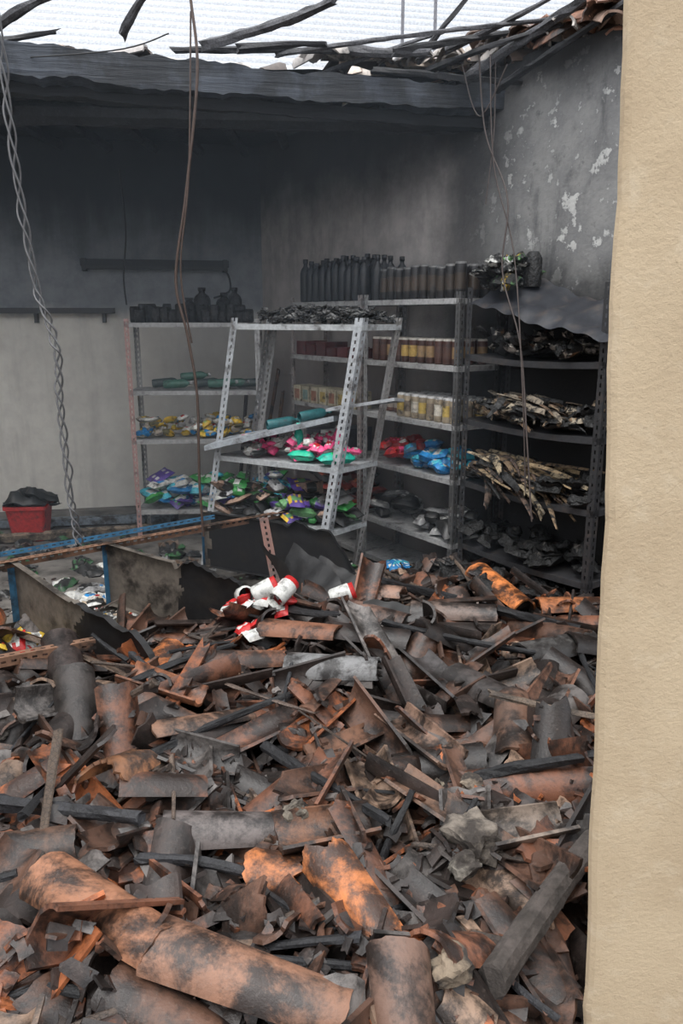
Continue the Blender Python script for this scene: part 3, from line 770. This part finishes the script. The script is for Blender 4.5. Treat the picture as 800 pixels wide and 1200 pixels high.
# red bin
mb=MB(); Mb=Matrix.Translation((-2.66,6.35,.0))@rot(.1)
def rr(a,b,z): 
    out=[]
    for (sx,sy) in ((1,1),(-1,1),(-1,-1),(1,-1)):
        base=math.atan2(sy,sx)
        for k in range(4):
            an=base-math.pi/4+k/3*math.pi/2 
            out.append((sx*(a-.04)+.04*math.cos(an),sy*(b-.04)+.04*math.sin(an),z))
    return out
rings=[rr(.13,.11,.0),rr(.165,.14,.28),rr(.18,.155,.28),rr(.18,.155,.31),rr(.155,.13,.31),rr(.12,.1,.02)]
V=sum(rings,[]);F=[];C=[]
for i in range(5):
    for j in range(16): a=i*16+j;b=i*16+(j+1)%16; F.append((a,b,b+16,a+16)); C.append((.42,.03,.03) if i<4 else (.05,.01,.01))
F.append(tuple(range(16))[::-1]); C.append((.3,.02,.02)); F.append(tuple(80+k for k in range(16))); C.append((.05,.01,.01))
mb.add(V,F,C,0,False,Mb)
pouch(mb,Mb@Matrix.Translation((0,0,.32)),.34,.3,.16,[BKc,BKc,BKc],.6,8); pouch(mb,Mb@Matrix.Translation((.1,0,.36))@rot(.5,-.4,0),.3,.2,.1,[BKc,BKc,BKc],.6,8)
mb.obj('red_bin',M_pack)
mb=MB(); bbox(mb,(-2.35,6.75,.05),(1.7,.1,.06),rot(.15),(.2,.24,.28)); bbox(mb,(-2.2,6.35,.05),(1.5,.05,.06),rot(.28,0,.3),(.25,.2,.15)); mb.obj('wooden_plank',M_stone)
mb=MB()
for k,(x0,x1,c) in enumerate([(-.95,-.75,(.1,.06,.04)),(-.85,-.6,(.15,.08,.05)),(-1.0,-.9,(.05,.04,.04)),(-.72,-.56,(.2,.12,.08))]):
    seg(mb,(x0,7.2,0),(x1,7.42,1.45-.1*k),.018,c,rough=.05)
mb.obj('leaning_broom_handles',M_stone)

# wall fixtures
LA=math.atan2(LD.y,LD.x)
def Lp(s,o): 
    return Vector((CX+LD.x*s+.208*o, CY+LD.y*s-.978*o))
mb=MB(); P=Lp(1.0,.05); bbox(mb,(P.x,P.y,2.33),(1.35,.09,.06),rot(LA),(.006,.006,.008)); bbox(mb,(P.x+.012,P.y-.05,2.285),(1.28,.03,.03),rot(LA),(.02,.02,.022))
for s in (.36,1.64):
    Q=Lp(s,.07); bbox(mb,(Q.x,Q.y,2.31),(.04,.13,.11),rot(LA),(.01,.01,.01))
mb.obj('fluorescent_lamp_fixture',M_cable)
mb=MB(); P=Lp(2.4,.06); bbox(mb,(P.x,P.y,1.9),(2.0,.12,.05),rot(LA),(.03,.03,.032)); 
for s in (1.5,2.1,2.7,3.3):
    Q=Lp(s,.05); bbox(mb,(Q.x,Q.y,1.84),(.03,.1,.1),rot(LA),(.03,.03,.03))
mb.obj('wall_rail',M_metal)

# ---------------------------------------------------------------- cables
def cable(name,strands,col):
    mb=MB()
    for pts,r in strands:
        pts=[Vector(p) for p in pts]
        out=[]
        for i in range(len(pts)-1):
            a=pts[max(0,i-1)];b=pts[i];c=pts[i+1];d=pts[min(len(pts)-1,i+2)]
            for k in range(8):
                t=k/8; out.append(.5*((2*b)+(c-a)*t+(2*a-5*b+4*c-d)*t*t+(3*b-a-3*c+d)*t**3))
        out.append(pts[-1]); V=[];F=[]; n=6
        for i,p in enumerate(out):
            tg=(out[min(i+1,len(out)-1)]-out[max(i-1,0)]).normalized()
            s1=tg.cross(Vector((0,1,.01))).normalized(); s2=tg.cross(s1)
            for j in range(n):
                a=2*math.pi*j/n; V.append(p+(s1*math.cos(a)+s2*math.sin(a))*r)
        for i in range(len(out)-1):
            for j in range(n): a=i*n+j;b=i*n+(j+1)%n; F.append((a,b,b+n,a+n))
        mb.add(V,F,col,0,True)
    return mb.obj(name,M_cable)
def twist(pts,r,rad,ph,turn=60):
    pts=[Vector(p) for p in pts]; out=[]; n=110
    for i in range(n+1):
        t=i/n*(len(pts)-1); k=min(int(t),len(pts)-2); q=pts[k].lerp(pts[k+1],t-k)
        a=i/n*turn+ph; rd=rad*(1+.8*mn.noise((i*.2,ph,0))); out.append(q+Vector((math.cos(a)*rd,math.sin(a)*rd,0)))
    return (out,r)
base=[(-1.27,3.2,3.6),(-1.27,3.2,2.9),(-1.26,3.2,2.4),(-1.22,3.2,1.95),(-1.14,3.15,1.72),(-1.15,3.15,1.45),(-1.14,3.15,1.1),(-1.12,3.15,.9)]
cable('hanging_cable',[twist(base,.0045,.013,0),twist(base,.004,.016,2.1),twist(base,.004,.012,4.2)],(.11,.11,.115))
cable('hanging_cable',[([(-.80,4.6,3.9),(-.79,4.55,3.5),(-.76,4.5,3.1),(-.85,4.5,2.5),(-.93,4.5,2.05),(-.88,4.5,1.75),(-.84,4.5,1.4),(-.85,4.5,.9),(-.84,4.5,.55)],.008),([(-.79,4.55,3.4),(-.83,4.5,2.6),(-.90,4.5,2.1),(-.86,4.52,1.7)],.005)],(.07,.045,.035))
cable('hanging_cable',[([(.8,5.0,3.35),(.85,4.95,2.9),(.95,4.7,2.5),(.92,4.6,2.1),(1.0,4.4,1.7),(1.02,4.2,1.2),(1.05,4.1,.75)],.005),([(.85,4.9,3.3),(.88,4.8,2.7),(.98,4.6,2.2),(1.0,4.3,1.5),(1.03,4.2,.9)],.004),([(.72,5.1,3.3),(.82,5.0,3.0),(.95,4.9,3.25)],.004),([(.9,5.0,3.3),(.9,4.95,2.9),(.86,4.9,2.5)],.004)],(.06,.045,.04))
cable('overhead_wire',[([(-2.1,5.0,3.3),(-1.2,4.5,3.2),(-.9,4.5,3.28)],.004),([(-1.95,7.28,3.1),(-1.93,7.28,2.6),(-1.97,7.26,2.2),(-1.96,7.26,1.95)],.008)],(.03,.03,.03))
Q=Lp(.38,.07)
cable('lamp_cord',[([(Q.x,Q.y,2.3),(Q.x+.06,Q.y-.02,2.2),(Q.x+.05,Q.y,2.08),(Q.x-.1,Q.y,2.02)],.009)],(.02,.02,.02))

# ---------------------------------------------------------------- smoke haze lingering in the covered part
hz=bpy.data.materials.new('thin_smoke'); hz.use_nodes=True; nt=hz.node_tree; nt.nodes.clear()
o_=nt.nodes.new('ShaderNodeOutputMaterial'); vs=nt.nodes.new('ShaderNodeVolumeScatter'); vs.inputs['Color'].default_value=(.72,.85,1,1); vs.inputs['Density'].default_value=.03
nt.links.new(vs.outputs[0],o_.inputs['Volume'])
mb=MB()
fp=[(-3.4,4.3),(1.45,4.3),(-.75,7.55),(-3.4,7.0)]
mb.add([(x,y,.02) for x,y in fp]+[(x,y,3.25) for x,y in fp],[(0,3,2,1),(4,5,6,7),(0,1,5,4),(1,2,6,5),(2,3,7,6),(3,0,4,7)])
mb.obj('smoke_haze',hz)

# ---------------------------------------------------------------- light & camera
w=bpy.data.worlds.new('World'); sc.world=w; w.use_nodes=True; nt=w.node_tree
bg=nt.nodes['Background']
tc=nt.nodes.new('ShaderNodeTexCoord'); sx=nt.nodes.new('ShaderNodeSeparateXYZ'); cr=nt.nodes.new('ShaderNodeValToRGB')
nt.links.new(tc.outputs['Generated'],sx.inputs[0]); nt.links.new(sx.outputs[2],cr.inputs[0]); nt.links.new(cr.outputs[0],bg.inputs[0])
e=cr.color_ramp.elements; e[0].position=0; e[0].color=(.28,.29,.31,1); e[1].position=1; e[1].color=(.97,.98,1,1)
m=e.new(.25); m.color=(.56,.59,.64,1)
bg.inputs[1].default_value=2.55
sl=bpy.data.lights.new('overcast_sun','SUN'); sl.energy=1.8; sl.angle=25*D2R; sl.color=(1,.98,.95)
so=bpy.data.objects.new('overcast_sun',sl); sc.collection.objects.link(so); so.rotation_euler=(20*D2R,-14*D2R,0)
cd=bpy.data.cameras.new('camera'); cd.lens=27; cd.sensor_width=36; cd.sensor_fit='AUTO'; cd.clip_start=.02
co=bpy.data.objects.new('camera',cd); sc.collection.objects.link(co); co.location=(0,0,1.85); co.rotation_euler=(75.7*D2R,0,0)
sc.camera=co
